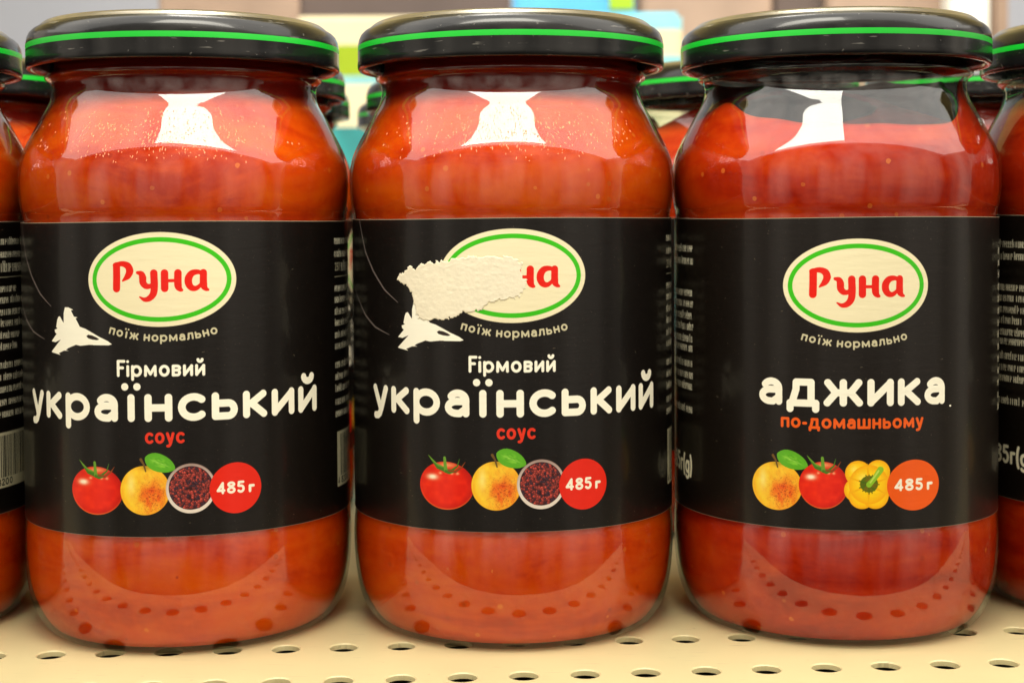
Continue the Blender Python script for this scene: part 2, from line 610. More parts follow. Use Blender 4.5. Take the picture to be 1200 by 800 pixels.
CREAM = (1.0, 0.985, 0.895)
OVALC = (0.950, 0.905, 0.740)
RED = (0.90, 0.10, 0.03)
rngA = np.random.default_rng(11)


def hash_noise(u, v, f, seed=0):
    """smooth value noise on arrays"""
    rs = np.random.default_rng(seed)
    T = rs.random((64, 64)).astype(np.float32)
    x, y = u * f + 100, v * f + 100
    xi, yi = np.floor(x).astype(int), np.floor(y).astype(int)
    fx, fy = x - xi, y - yi
    fx, fy = fx * fx * (3 - 2 * fx), fy * fy * (3 - 2 * fy)
    g = lambda i, j: T[i % 64, j % 64]
    return (g(xi, yi) * (1 - fx) + g(xi + 1, yi) * fx) * (1 - fy) + (g(xi, yi + 1) * (1 - fx) + g(xi + 1, yi + 1) * fx) * fy


def mixc(a, b, t):
    t = np.clip(t, 0, 1)[..., None]
    return np.asarray(a, np.float32) * (1 - t) + np.asarray(b, np.float32) * t


class Wide:
    """draws into an Art stretched sideways about c, so discs stay round where the sleeve curves away"""
    def __init__(self, A, T, cx, cy, r):
        self.A, self.c = A, T(cx, cy)[0]
        self.k = (T(cx + r, cy)[0] - T(cx - r, cy)[0]) / (2 * r / 5.2)

    def q(self, pts):
        return [(self.c + (p[0] - self.c) * self.k, p[1]) for p in pts]

    def stroke(self, pts, rad, col):
        self.A.stroke(self.q(pts), rad, col)

    def poly(self, pts, col):
        self.A.poly(self.q(pts), col)

    def ellipse(self, cx, cz, rx, rz, *a, **k):
        self.A.ellipse(self.c + (cx - self.c) * self.k, cz, rx * self.k, rz, *a, **k)


def draw_tomato(A, T, cx, cy, r):
    A = Wide(A, T, cx, cy, r)
    c = T(cx, cy)
    R = r / 5.2

    def sh(u, v, d):
        n = hash_noise(u, v, 6, 1)
        col = mixc((0.86, 0.10, 0.02), (0.95, 0.20, 0.05), n * .6 + .3 * (1 - d) - u * .2)
        col = mixc(col, (0.60, 0.03, 0.01), np.clip((d - .72) * 2.2, 0, 1) * (0.6 + .4 * u))
        col = mixc(col, (0.95, 0.55, 0.20), np.clip((d - .93) * 12, 0, 1) * np.clip(-v, 0, 1))
        h = np.exp(-(((u + .50) / .22) ** 2 + ((v - .34) / .13) ** 2) * 1.1)
        col = mixc(col, (1.0, 0.93, 0.80), h * 1.15)
        t = np.exp(-(((u - .05) / .36) ** 2 + ((v - .86) / .12) ** 2))
        col = mixc(col, (0.98, 0.72, 0.45), t * .8)
        for q in (-.2, .22, .42):
            col = mixc(col, (1, .75, .55), np.exp(-(((u - q) / .07) ** 2 + ((v - .52) / .06) ** 2)) * .8)
        return col
    A.ellipse(c[0], c[1], R, R * .97, RED, sh)
    G, G2 = (0.26, 0.46, 0.10), (0.40, 0.60, 0.16)
    for pts, rad, col in (([(.0, .62), (-.35, .82), (-.66, 1.20)], [.10, .07, .01], G2),
                          ([(.0, .62), (-.30, .72), (-.52, .98)], [.08, .06, .01], G),
                          ([(.0, .60), (.22, .62), (.42, .80), (.50, 1.10)], [.07, .05, .03, .01], G),
                          ([(.02, .60), (.35, .58), (.58, .78), (.70, .98)], [.05, .05, .03, .01], (0.55, .25, .08)),
                          ([(.0, .60), (-.04, 1.12)], [.08, .06], G2),
                          ([(.0, .58), (.12, .52), (.30, .56)], [.06, .05, .01], G)):
        A.stroke([(c[0] + p[0] * R, c[1] + p[1] * R) for p in pts], [q * R for q in rad], col)


def draw_apple(A, T, cx, cy, r):
    A = Wide(A, T, cx, cy, r)
    c = T(cx, cy)
    R = r / 5.2

    def sh(u, v, d):
        n = hash_noise(u, v * .6, 9, 2)
        f = hash_noise(u, v, 30, 3)
        blush = np.exp(-(((u - .30) / .62) ** 2 + ((v + .25) / .75) ** 2) * 1.3)
        col = mixc((0.99, 0.86, 0.22), (0.96, 0.66, 0.10), n * .4 + np.clip(d - .7, 0, 1) * 1.2)
        col = mixc(col, (0.90, 0.28, 0.06), blush * 1.05 * (0.72 + .55 * (n - .5)))
        col = mixc(col, (0.55, 0.15, 0.04), blush * (f > .72) * .5)
        col = mixc(col, (1.0, 0.95, 0.62), np.exp(-(((u + .55) / .16) ** 2 + ((v - .25) / .45) ** 2)) * .6)
        col = mixc(col, (0.45, .38, .05), np.exp(-(((u - .05) / .20) ** 2 + ((v - .92) / .10) ** 2)) * .5)
        return col
    A.ellipse(c[0], c[1], R, R, RED, sh)
    A.stroke([(c[0] + .05 * R, c[1] + .78 * R), (c[0] - .02 * R, c[1] + 1.05 * R), (c[0] - .14 * R, c[1] + 1.26 * R)], [.03 * R, .04 * R, .06 * R], (0.42, 0.30, 0.12))

    def leaf(u, v, d):
        n = hash_noise(u, v, 5, 5)
        col = mixc((0.30, 0.62, 0.10), (0.52, 0.80, 0.22), n)
        return mixc(col, (0.72, 0.90, 0.45), np.exp(-(v / .06) ** 2) * .6)
    lc = (c[0] + .62 * R, c[1] + 1.10 * R)
    P = []
    for i in range(24):
        t = i / 24 * 2 * PI
        x, y = math.cos(t) * .64, math.sin(t) * .36 * (1 - .15 * math.cos(t))
        y *= 1 - .35 * abs(math.cos(t)) ** 6
        a = math.radians(-22)
        P.append((lc[0] + (x * math.cos(a) - y * math.sin(a)) * R, lc[1] + (x * math.sin(a) + y * math.cos(a)) * R))
    A.poly(P, (0.36, 0.68, 0.13))
    A.ellipse(lc[0], lc[1], .50 * R, .24 * R, RED, leaf, rot=math.radians(-22), soft=0.5)


def draw_bowl(A, T, cx, cy, r):
    A = Wide(A, T, cx, cy, r)
    c = T(cx, cy)
    R = r / 5.2
    A.ellipse(c[0], c[1], R, R, RED, lambda u, v, d: mixc((0.88, 0.83, 0.78), (0.62, 0.52, 0.48), (v + .2) * .7 + np.clip(d - .93, 0, 1) * 4))
    A.ellipse(c[0], c[1] + .02 * R, R * .88, R * .87, (0.22, 0.08, 0.08))
    rs = np.random.default_rng(9)
    for k in range(620):
        a, q = rs.random() * 2 * PI, math.sqrt(rs.random()) * .83
        t = rs.random()
        dark = rs.random()
        col = np.array((0.34, 0.13, 0.12)) * (1 - t) + np.array((0.66, 0.24, 0.20)) * t
        if dark < .3:
            col = np.array((0.20, 0.12, 0.16))
        x, y = c[0] + q * R * math.cos(a), c[1] + q * R * math.sin(a) + .02 * R
        A.ellipse(x, y, .055 * R, .055 * R, tuple(col))
        A.ellipse(x - .012 * R, y + .016 * R, .018 * R, .018 * R, tuple(np.clip(col * 1.5 + .08, 0, 1)))


def draw_pepper(A, T, cx, cy, r):
    A = Wide(A, T, cx, cy, r)
    c = T(cx, cy)
    R = r / 5.2

    def sh(u, v, d):
        col = mixc((1.0, 0.84, 0.08), (0.97, 0.66, 0.02), np.clip(d, 0, 1) ** 3)
        return mixc(col, (1.0, 0.93, 0.45), np.exp(-(((u + .3) / .3) ** 2 + ((v - .3) / .3) ** 2)) * .7)
    for (x, y, q) in ((-.44, .46, .52), (.36, .50, .50), (-.50, -.22, .50), (.50, -.10, .50), (-.28, -.46, .54), (.26, -.46, .54), (0, 0, .8)):
        A.ellipse(c[0] + x * R, c[1] + y * R, q * R, q * R, RED, sh)
    for ang in (95, 18, 160, 205, 268, 330):
        a = math.radians(ang)
        A.stroke([(c[0] + .35 * R * math.cos(a), c[1] + .35 * R * math.sin(a)), (c[0] + .86 * R * math.cos(a), c[1] + .86 * R * math.sin(a))], [.05 * R, .01 * R], (0.96, 0.70, 0.03))
    A.ellipse(c[0], c[1] + .02 * R, .36 * R, .34 * R, (0.35, 0.42, 0.05))
    rs = np.random.default_rng(4)
    for k in range(16):
        a = k / 16 * 2 * PI
        A.stroke([(c[0], c[1]), (c[0] + (.30 + rs.random() * .12) * R * math.cos(a), c[1] + (.30 + rs.random() * .12) * R * math.sin(a))], [.07 * R, .02 * R], (0.26 + rs.random() * .2, 0.40, 0.06))
    A.stroke([(c[0], c[1]), (c[0] + .22 * R, c[1] + .25 * R), (c[0] + .46 * R, c[1] + .60 * R)], [.12 * R, .10 * R, .13 * R], (0.55, 0.75, 0.16))
    A.stroke([(c[0] + .05 * R, c[1] + .08 * R), (c[0] + .38 * R, c[1] + .55 * R)], [.03 * R, .04 * R], (0.74, 0.86, 0.35))


def draw_disc(A, T, cx, cy, r, col):
    A = Wide(A, T, cx, cy, r)
    c = T(cx, cy)
    A.ellipse(c[0], c[1], r / 5.2, r / 5.2, col)
    put_text(A, '485', c[0] - 4.35, c[0] + 2.05, c[1] - 1.25, 1.95, (0.97, 0.94, 0.86), r=.15, track=.14)
    put_text(A, 'г', c[0] + 2.75, c[0] + 4.25, c[1] - 1.25, 1.75, (0.97, 0.94, 0.86), r=.16)


def draw_logo(A, T, X0, Y0, k, px):
    """the oval emblem; px = (outer left, outer right, top, bottom) in the photograph"""
    l, r, t, b = px
    cx, cy = (l + r) / 2, (t + b) / 2
    L, Rr, Tt, B = T(l, cy)[0], T(r, cy)[0], T(cx, t)[1], T(cx, b)[1]
    c = ((L + Rr) / 2, (Tt + B) / 2)
    rx, rz = (Rr - L) / 2, (Tt - B) / 2
    A.ellipse(c[0], c[1], rx, rz, OVALC)
    A.ellipse(c[0], c[1], rx - 1.15, rz - 1.15, (0.22, 0.74, 0.06))
    A.ellipse(c[0], c[1], rx - 2.2, rz - 2.2, OVALC)
    s = 1 / 5.335 / 5.2
    G = lambda x, y: (c[0] + (x - 538) * s, c[1] - (y - 362) * s)
    for pts, rad in (
            ([(264, 276), (264, 344), (262, 416)], 22),
            ([(252, 270), (300, 262), (338, 276), (350, 308), (336, 340), (304, 368)], [12, 15, 20, 22, 18, 5]),
            ([(400, 318), (424, 326), (432, 350), (434, 380), (452, 402), (480, 402), (500, 380)], [9, 16, 21, 20, 17, 13, 9]),
            ([(502, 322), (504, 400), (498, 448), (474, 478), (442, 486), (412, 470)], [21, 21, 20, 17, 12, 4]),
            ([(568, 322), (568, 418)], 21), ([(568, 370), (650, 370)], 9),
            ([(650, 322), (650, 400), (662, 424), (674, 430)], [21, 21, 13, 7]),
            ([(806, 334), (776, 318), (738, 324), (716, 352), (714, 386), (730, 414), (758, 420), (786, 400), (800, 372)], [10, 13, 18, 21, 21, 18, 14, 10, 8]),
            ([(806, 322), (806, 396), (818, 422), (834, 430)], [20, 21, 13, 7])):
        P = [G(*p) for p in pts]
        rr = [rad] * len(P) if np.isscalar(rad) else list(rad)
        if len(P) > 3:                                   # round the joints off
            Q = smooth_profile([(p[0] + 500, p[1]) for p in P], 6)
            P = [(q[0] - 500, q[1]) for q in Q]
            rr = list(np.interp(np.linspace(0, 1, len(P)), np.linspace(0, 1, len(rr)), rr))
        A.stroke(P, [q * s * 1.08 for q in rr], RED)
    return c, rx, rz


def draw_slogan(A, T, p0, pm, p1, xh):
    a, m, b = T(*p0), T(*pm), T(*p1)
    K = np.polyfit([a[0], m[0], b[0]], [a[1], m[1], b[1]], 2)
    put_text(A, 'поїж нормально', a[0], b[0], 0, xh, (0.80, 0.77, 0.62), r=.135, track=.22,
             curve=lambda s: (np.polyval(K, s), 2 * K[0] * s + K[1]))


def fake_rows(A, s0, s1, rows, h, seed, right=False, col=(0.96, 0.94, 0.82)):
    """the tiny condensed small print of the label's sides: strokes too fine to read"""
    rs = np.random.default_rng(seed)
    for z, frac in rows:
        W = (s1 - s0) * frac
        x = s1 - W if right else s0
        end = x + W
        while x < end - .5:
            wl = rs.uniform(2.2, 6.0)
            xe = min(end, x + wl)
            while x < xe:
                hh = h * (1.35 if rs.random() < .12 else 1)
                A.stroke([(x, z), (x, z + hh)], .13, col)
                if rs.random() < .75:
                    zz = z + h * rs.choice([0, .5, 1.0])
                    A.stroke([(x, zz), (x + .42, zz)], .085, col)
                    A.stroke([(x + .44, z + h * rs.choice([0, .5])), (x + .44, z + h)], .095, col)
                x += .72
            x += .5


def barcode(A, s0, s1, z0, z1, col=(0.74, 0.72, 0.60)):
    A.poly([(s0, z0), (s1, z0), (s1, z1), (s0, z1)], col)
    rs = np.random.default_rng(5)
    x = s0 + 2.2
    while x < s1 - 1.2:
        wd = rs.choice([.22, .35, .55])
        A.poly([(x, z0 + 2.6), (x + wd, z0 + 2.6), (x + wd, z1 - .8), (x, z1 - .8)], (0.12, 0.11, 0.09))
        x += wd + rs.choice([.22, .38, .5])
    put_text(A, '4', s0 + .4, s0 + 1.5, z0 + .6, 1.2, (0.1, 0.1, 0.08), r=.12)
    put_text(A, '820', s0 + 2.6, s0 + 7.0, z0 + .6, 1.2, (0.1, 0.1, 0.08), r=.12)
    put_text(A, '0', s0 + 7.4, s0 + 8.6, z0 + .6, 1.2, (0.1, 0.1, 0.08), r=.12)


def specks(A, seed):
    rs = np.random.default_rng(seed)
    for k in range(1000):
        s, z = rs.uniform(-70, 70), rs.uniform(Z0MM, Z0MM + 71)
        A.ellipse(s, z, rs.uniform(.04, .10), rs.uniform(.04, .08), (0.34, 0.31, 0.25))
    for k in range(60):
        s, z, a = rs.uniform(-70, 70), rs.uniform(Z0MM, Z0MM + 71), rs.uniform(0, PI)
        l = rs.uniform(.15, .7)
        A.stroke([(s, z), (s + l * math.cos(a), z + l * math.sin(a) * .5)], .045, (0.50, 0.47, 0.38))


def make_image(name, A):
    A.im[-2:] = (0.62, 0.58, 0.48)                  # bare cut edge of the sleeve
    A.im[:1] = (0.50, 0.46, 0.38)
    img = bpy.data.images.new(name, TW, TH)
    px = np.ones((TH, TW, 4), np.float32)
    px[..., :3] = np.clip(A.im, 0, 1)
    img.pixels.foreach_set(px.ravel())
    img.update()
    img.pack()
    return img


def mat_label(name, img):
    m, t, out = new_mat(name)
    b = t.nodes.new('ShaderNodeBsdfPrincipled')
    uv = t.nodes.new('ShaderNodeUVMap')
    uv.uv_map = 'UVMap'
    ti = t.nodes.new('ShaderNodeTexImage')
    ti.image = img
    ti.interpolation = 'Linear'
    t.links.new(uv.outputs[0], ti.inputs['Vector'])
    t.links.new(ti.outputs['Color'], b.inputs['Base Color'])
    b.inputs['Roughness'].default_value = 0.42
    b.inputs['Specular IOR Level'].default_value = 0.22
    b.inputs['Coat Weight'].default_value = 0.30
    b.inputs['Coat Roughness'].default_value = 0.14
    tc = t.nodes.new('ShaderNodeTexCoord')
    mp = t.nodes.new('ShaderNodeMapping')
    mp.inputs['Scale'].default_value = (1, 1, 5)
    n = t.nodes.new('ShaderNodeTexNoise')
    n.inputs['Scale'].default_value = 160
    n.inputs['Detail'].default_value = 6
    bu = t.nodes.new('ShaderNodeBump')
    bu.inputs['Strength'].default_value = 0.22
    bu.inputs['Distance'].default_value = 0.0003
    t.links.new(tc.outputs['Object'], mp.inputs['Vector'])
    t.links.new(mp.outputs[0], n.inputs['Vector'])
    t.links.new(n.outputs['Fac'], bu.inputs['Height'])
    t.links.new(bu.outputs['Normal'], b.inputs['Normal'])
    t.links.new(b.outputs[0], out.inputs['Surface'])
    return m


BLACK = (0.052, 0.034, 0.022)

# --- artwork A: Ukrainian sauce (drawn in the frame of the leftmost whole jar)
TA = lambda x, y: on_jar(x, y, JAR[1], R_LAB)
A = Art(BLACK)
specks(A, 21)
ca, rxa, rza = draw_logo(A, TA, 0, 0, 0, (103.5, 277, 272, 383))
draw_slogan(A, TA, (127, 390.5), (191, 400.5), (256, 390.5), 1.62)
# fighter jet silhouette
jet = [(560, 90), (600, 92), (640, 112), (662, 126), (630, 126), (665, 200), (710, 212), (685, 222), (735, 320), (800, 345), (880, 392), (960, 440), (1060, 490), (1112, 530),
       (1070, 543), (960, 540), (840, 535), (740, 545), (690, 532), (600, 570), (575, 590), (608, 602), (550, 600), (490, 628), (512, 650), (415, 618), (405, 608),
       (510, 470), (450, 500), (405, 487), (462, 402), (445, 385), (440, 352), (472, 338), (458, 322), (470, 240), (482, 202), (502, 195), (545, 275), (545, 160)]
A.poly([TA(20 + x / 10, 350 + y / 10) for x, y in jet], CREAM)
A.poly([TA(20 + x / 10, 350 + y / 10) for x, y in [(812, 432), (835, 415), (880, 425), (930, 448), (962, 472), (935, 480), (880, 472), (830, 455)]], (0.16, 0.12, 0.09))
bl = TA(137, 441.5)
put_text(A, 'Fірмовий', bl[0], TA(240.5, 441)[0], TA(190, 441.5)[1], 2.75, CREAM, r=.135, track=.19)
put_text(A, 'український', TA(38.5, 485)[0], TA(371.5, 485)[0], TA(205, 493.5)[1], 6.2, CREAM, r=.129, track=.15)
put_text(A, 'соус', TA(170, 520)[0], TA(216.5, 520)[0], TA(193, 520)[1], 2.7, (0.90, 0.20, 0.10), r=.14, track=.17)
draw_tomato(A, TA, 112.5, 574, 29.5)
draw_apple(A, TA, 169.5, 574.5, 29)
draw_bowl(A, TA, 223.8, 572, 29.5)
draw_disc(A, TA, 276.8, 571, 30.3, (0.88, 0.13, 0.035))
# thin swoosh lines
GL = (0.42, 0.38, 0.36)
for pts in ([(25.5, 259), (27, 275), (30, 298), (37, 322), (47, 343), (60, 358)], [(25, 340), (27, 358), (31, 373), (39, 387), (52, 396)]):
    A.stroke([TA(*p) for p in pts], [.16, .26, .28, .28, .22, .08][:len(pts)] if len(pts) == 6 else [.1, .2, .28, .24, .08], GL)
sR = TA(393, 400)[0]
zz = lambda y: TA(300, y)[1]
rows = [(zz(287), .9), (zz(303), .95)] + [(zz(y), q) for y, q in ((346, .4), (360, .9), (375, .75), (389, .85), (404, .45), (418, .4), (441, .8), (456, .9), (471, .9), (487, .85), (502, .95))]
fake_rows(A, sR, sR + 30, rows, 1.25, 1)
put_text(A, '237', sR + .2, sR + 3.4, zz(321), 1.5, (.70, .68, .56), r=.12)
fake_rows(A, sR + 4.5, sR + 26, [(zz(321), .9)], 1.9, 9)
A.stroke([(sR, zz(328)), (sR + 32, zz(328))], .12, (.6, .58, .48))
barcode(A, sR + .6, sR + 20, TA(300, 590)[1], TA(300, 521)[1])
# left side of the sleeve
sL = TA(22, 400)[0]
rowsL = [(zz(y), q) for y, q in ((352, .9), (366, 1), (381, 1), (395, 1), (410, 1), (422, .5), (443, 1), (457, 1), (471, 1), (498, .6))]
fake_rows(A, sL - 36, sL - 8, rowsL, 1.3, 2, right=True)
put_text(A, '485г(g)', sL - 20, sL - 7, zz(575), 3.0, (.96, .94, .82), r=.12, track=.12)

# --- artwork B: adjika
TB = lambda x, y: on_jar(x, y, JAR[3], R_LAB)
B = Art((0.070, 0.047, 0.028))
specks(B, 22)
cb, rxb, rzb = draw_logo(B, TB, 0, 0, 0, (917.5, 1087.5, 279.5, 389.5))
draw_slogan(B, TB, (938, 397.5), (1001, 407.5), (1064, 397.5), 1.55)
put_text(B, 'аджика', TB(889.5, 470)[0], TB(1107.5, 470)[0], TB(1000, 476)[1], 6.2, CREAM, r=.129, track=.13)
B.ellipse(*TB(1113.5, 475), .32, .22, CREAM)
put_text(B, 'по-домашньому', TB(915, 503)[0], TB(1082, 503)[0], TB(1000, 502.5)[1], 2.45, (0.93, 0.36, 0.06), r=.14, track=.16)
draw_apple(B, TB, 909.8, 568, 29)
draw_tomato(B, TB, 964.8, 568, 29)
draw_pepper(B, TB, 1018.5, 567.5, 29)
draw_disc(B, TB, 1071.5, 568, 30.2, (0.92, 0.35, 0.04))
zb = lambda y: TB(980, y)[1]
sLB = TB(811, 400)[0]
rowsB = [(zb(296), .35), (zb(312), .4)] + [(zb(y), q) for y, q in ((352, .95), (366, 1), (381, 1), (395, 1), (410, 1), (422, .6), (441, 1), (456, 1), (470, .95), (499, .7))]
fake_rows(B, sLB - 40, sLB, rowsB, 1.35, 3, right=True)
put_text(B, '± 485г(g)', sLB - 20, sLB - .3, zb(577), 3.4, (.98, .96, .84), r=.14, track=.12)
sRB = TB(1150, 400)[0]
fake_rows(B, sRB + 13, sRB + 40, [(zb(y), .9) for y in range(300, 500, 15)], 1.3, 4)

M_labA = mat_label('label_print_sauce', make_image('label_print_sauce', A))
M_labB = mat_label('label_print_adjika', make_image('label_print_adjika', B))

# ------------------------------------------------------------------ jar meshes (shared)
OUT = [(.0296, .0006), (.0326, .0001), (.0340, .0000), (.0357, .0012), (.0373, .0036), (.0387, .0072), (.0395, .0112), (.03995, .0160), (.0401, .0215), (.0398, .0262),
       (.03955, .0282), (.0395, .0400), (.0395, .0850), (.03955, .0990), (.0399, .1010), (.0403, .1040), (.0405, .1080), (.0402, .1118), (.0394, .1148), (.0380, .1178),
       (.0363, .1210), (.0347, .1240), (.0334, .1262), (.0326, .1280), (.0323, .1296), (.0323, .1312), (.0326, .1322), (.0337, .1331), (.0338, .1339), (.0329, .1347),
       (.0325, .1358), (.0326, .1380), (.0326, .1420)]
OUT = [(r, z if z < .02 else z + .0006) for r, z in OUT]
OUT_S = smooth_profile(OUT, 3)


def inner_offset(z):
    # wall thickness: thick heel, thin body, thicker shoulder
    return float(np.interp(z, [0, .004, .010, .02, .10, .112, .120, .128, .142], [.0017, .0014, .0008, .0004, .0004, .0006, .0008, .0009, .0009]))


IN_S = [(r - inner_offset(z), z) for r, z in OUT_S if z > .0010]
prof = [(0, .0008), (.020, .0008)] + OUT_S + [(.0312, .1421)] + IN_S[::-1] + [(.0325, .0011), (.022, .0013), (0, .0014)]
n_in = 2 + len(OUT_S)
ME_glass = lathe('glass_body', prof, [M_glass, M_glass_in], 160, [0 if i < n_in else 1 for i in range(len(prof) - 1)])


def r_in(z):
    zs = [q[1] for q in IN_S]
    rs = [q[0] for q in IN_S]
    return float(np.interp(z, zs, rs))


def make_sauce(name, mat, top, level, thick=.0006):
    """sauce body; top(theta) is how high it clings to the wall, level the height of its free surface"""
    n, nz = 192, 90
    V, Fc = [], []
    zb0 = .0013
    V.append((0, 0, .0018))
    foot = len(V)
    for k in range(n):
        a = 2 * PI * k / n
        V.append((.030 * math.cos(a), .030 * math.sin(a), .0016))
    st = len(V)
    for i in range(nz + 1):
        for k in range(n):
            a = 2 * PI * k / n
            z = zb0 + (top(a) - zb0) * (i / nz)
            r = r_in(z) - .00012
            V.append((r * math.cos(a), r * math.sin(a), z))
    s2 = len(V)
    for k in range(n):
        a = 2 * PI * k / n
        z = max(top(a) - .0008, level)
        r = r_in(z) - .00012 - thick
        V.append((r * math.cos(a), r * math.sin(a), z))
    s3 = len(V)
    for k in range(n):
        a = 2 * PI * k / n
        r = r_in(level) - .002
        V.append((r * math.cos(a), r * math.sin(a), level))
    c = len(V)
    V.append((0, 0, level - .0005))
    for k in range(n):
        l = (k + 1) % n
        Fc.append((0, foot + l, foot + k))
        Fc.append((foot + k, foot + l, st + l, st + k))
        for i in range(nz):
            Fc.append((st + i * n + k, st + i * n + l, st + (i + 1) * n + l, st + (i + 1) * n + k))
        q = st + nz * n
        Fc.append((q + k, q + l, s2 + l, s2 + k))
        Fc.append((s2 + k, s2 + l, s3 + l, s3 + k))
        Fc.append((s3 + k, s3 + l, c))
    return from_data(name, V, Fc, [mat])


def wob(a, seed, k=5):
    rs = random.Random(seed)
    return sum(rs.uniform(-1, 1) / (i + 1) ** .7 * math.sin((i + 1) * a + rs.uniform(0, 6.3)) for i in range(k))


ME_sauceA = make_sauce('sauce', M_sauceA, lambda a: .1385 + .0008 * wob(a, 3, 9), .1375)


def top_adjika(a):
    # a: world angle, -90 degrees faces the camera
    d = math.degrees((a + PI / 2 + PI) % (2 * PI) - PI)          # 0 = front, + = right
    g = lambda c, w_, h: h * math.exp(-((d - c) / w_) ** 2)
    z = .1203 + g(-62, 17, .0060) + g(66, 13, .0125) + g(48, 9, .003) + g(180, 62, .0142) + g(-180, 62, .0142) + g(-120, 25, .004) + g(-34, 10, .0014)
    return z + .0003 * wob(a, 5, 24)


ME_sauceB = make_sauce('sauce', M_sauceB, top_adjika, .1185)

# lid
LID = [(0, .1450), (.0300, .1450), (.0318, .1456), (.0328, .1466), (.0336, .1467), (.0343, .1462), (.0350, .1455), (.0361, .1449), (.0369, .1441), (.0374, .1430), (.0376, .1419),
       (.0377, .1413), (.0377, .1400), (.0377, .1385), (.03775, .1374), (.0378, .1366), (.0377, .1359), (.0374, .1354), (.0366, .1354), (.0361, .1359), (.0359, .1368), (.0358, .1400), (.0352, .1440), (0, .1440)]
IDX = [1, 1, 1, 1, 1, 1] + [0] * 5 + [2] + [0] * 12
LID = [(r * 1.012, z + .0006) for r, z in LID]
ME_lid = lathe('lid', LID, [M_lid, M_lid_top, M_stripe], 160, IDX)


def make_label(name, mat):
    n, nz = 256, 12
    gap = math.radians(1.2)
    V, Fc, UV, MI = [], [], [], []
    th = .00011
    for layer in (0, 1):
        r = R_LAB - th * layer
        for i in range(nz + 1):
            z = Z_LAB0 + (Z_LAB1 - Z_LAB0) * i / nz
            for k in range(n + 1):
                t = -PI + gap + (2 * PI - 2 * gap) * k / n
                V.append((r * math.sin(t), -r * math.cos(t), z + .00012 * math.sin(3 * t + 1)))
                UV.append((t / (2 * PI) + .5, i / nz))
    N = (nz + 1) * (n + 1)
    q = lambda i, k, L=0: L * N + i * (n + 1) + k
    for i in range(nz):
        for k in range(n):
            Fc.append((q(i, k), q(i, k + 1), q(i + 1, k + 1), q(i + 1, k)))
            MI.append(0)
            Fc.append((q(i, k, 1), q(i + 1, k, 1), q(i + 1, k + 1, 1), q(i, k + 1, 1)))
            MI.append(1)
    base = len(V)
    V += V[:]
    UV += UV[:]
    q0 = q
    q = lambda i, k, L=0: base + q0(i, k, L)
    for k in range(n):
        Fc.append((q(nz, k), q(nz, k + 1), q(nz, k + 1, 1), q(nz, k, 1)))
        MI.append(1)
        Fc.append((q(0, k), q(0, k, 1), q(0, k + 1, 1), q(0, k + 1)))
        MI.append(1)
    for i in range(nz):
        Fc.append((q(i, 0), q(i + 1, 0), q(i + 1, 0, 1), q(i, 0, 1)))
        MI.append(1)
        Fc.append((q(i, n), q(i, n, 1), q(i + 1, n, 1), q(i + 1, n)))
        MI.append(1)
    me = from_data(name, V, Fc, [mat, M_paper_edge], True, MI)
    for p in me.polygons:
        if p.material_index == 1:
            p.use_smooth = False
    ul = me.uv_layers.new(name='UVMap')
    lv = np.zeros(len(me.loops), int)
    me.loops.foreach_get('vertex_index', lv)
    ul.data.foreach_set('uv', np.array(UV)[lv].ravel())
    return me


ME_labA = make_label('paper_label', M_labA)
ME_labB = make_label('paper_label', M_labB)


def make_flecks(seed, n):
    """condensation and splashes clinging inside the shoulder: hundreds of tiny beads in one part"""
    rs = random.Random(seed)
    V, Fc = [], []
    for _ in range(n):
        t = rs.gauss(0.05, .40)
        if abs(t) > .95:
            continue
        z = rs.triangular(.112, .1262, .119)
        r = float(np.interp(z, [p[1] for p in OUT_S], [p[0] for p in OUT_S])) + .00002
        w_, h_ = rs.uniform(.00006, .00017), rs.uniform(.00010, .00036)
        lean = rs.uniform(-.8, .8)
        st = len(V)
        K = 7
        for ring, (f, up) in enumerate(((1, 0), (.55, .00006))):
            for k in range(K):
                a = 2 * PI * k / K
                du, dv = w_ * f * math.cos(a), h_ * f * math.sin(a)
                tt = t + (du + dv * lean * .5) / r
                zz_ = z + dv
                rr = float(np.interp(zz_, [p[1] for p in OUT_S], [p[0] for p in OUT_S])) + .00001 + up
                V.append((rr * math.sin(tt), -rr * math.cos(tt), zz_))
        for k in range(K):
            l = (k + 1) % K
            Fc.append((st + k, st + l, st + K + l, st + K + k))
        Fc.append(tuple(st + K + k for k in range(K)))
    return from_data('droplets', V, Fc, [M_drop])


PROTO = {}


def make_jar(kind, loc, rot_label, label, rot_body=0.0, tilt=(0, 0), droplets=0, drop=0.0):
    root = bpy.data.objects.new('sauce_jar', None)
    COL.objects.link(root)
    root.empty_display_size = .02
    root.location = (loc[0], loc[1], .0002)
    root.rotation_euler = (tilt[0], tilt[1], 0)
    root['label'] = label
    root['category'] = 'jar'
    root['group'] = 'glass sauce jars in rows on the shelf'
    parts = []
    g = mesh_obj('glass_body', ME_glass, root)
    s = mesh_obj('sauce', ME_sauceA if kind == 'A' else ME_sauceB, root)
    s.rotation_euler.z = rot_body
    l = mesh_obj('lid', ME_lid, root)
    l.rotation_euler.z = rot_body
    p = mesh_obj('paper_label', ME_labA if kind == 'A' else ME_labB, root)
    p.rotation_euler.z = rot_label
    p.location.z = drop
    if droplets:
        d = mesh_obj('droplets', make_flecks(droplets, 420), root)
        d['kind'] = 'stuff'
    return root


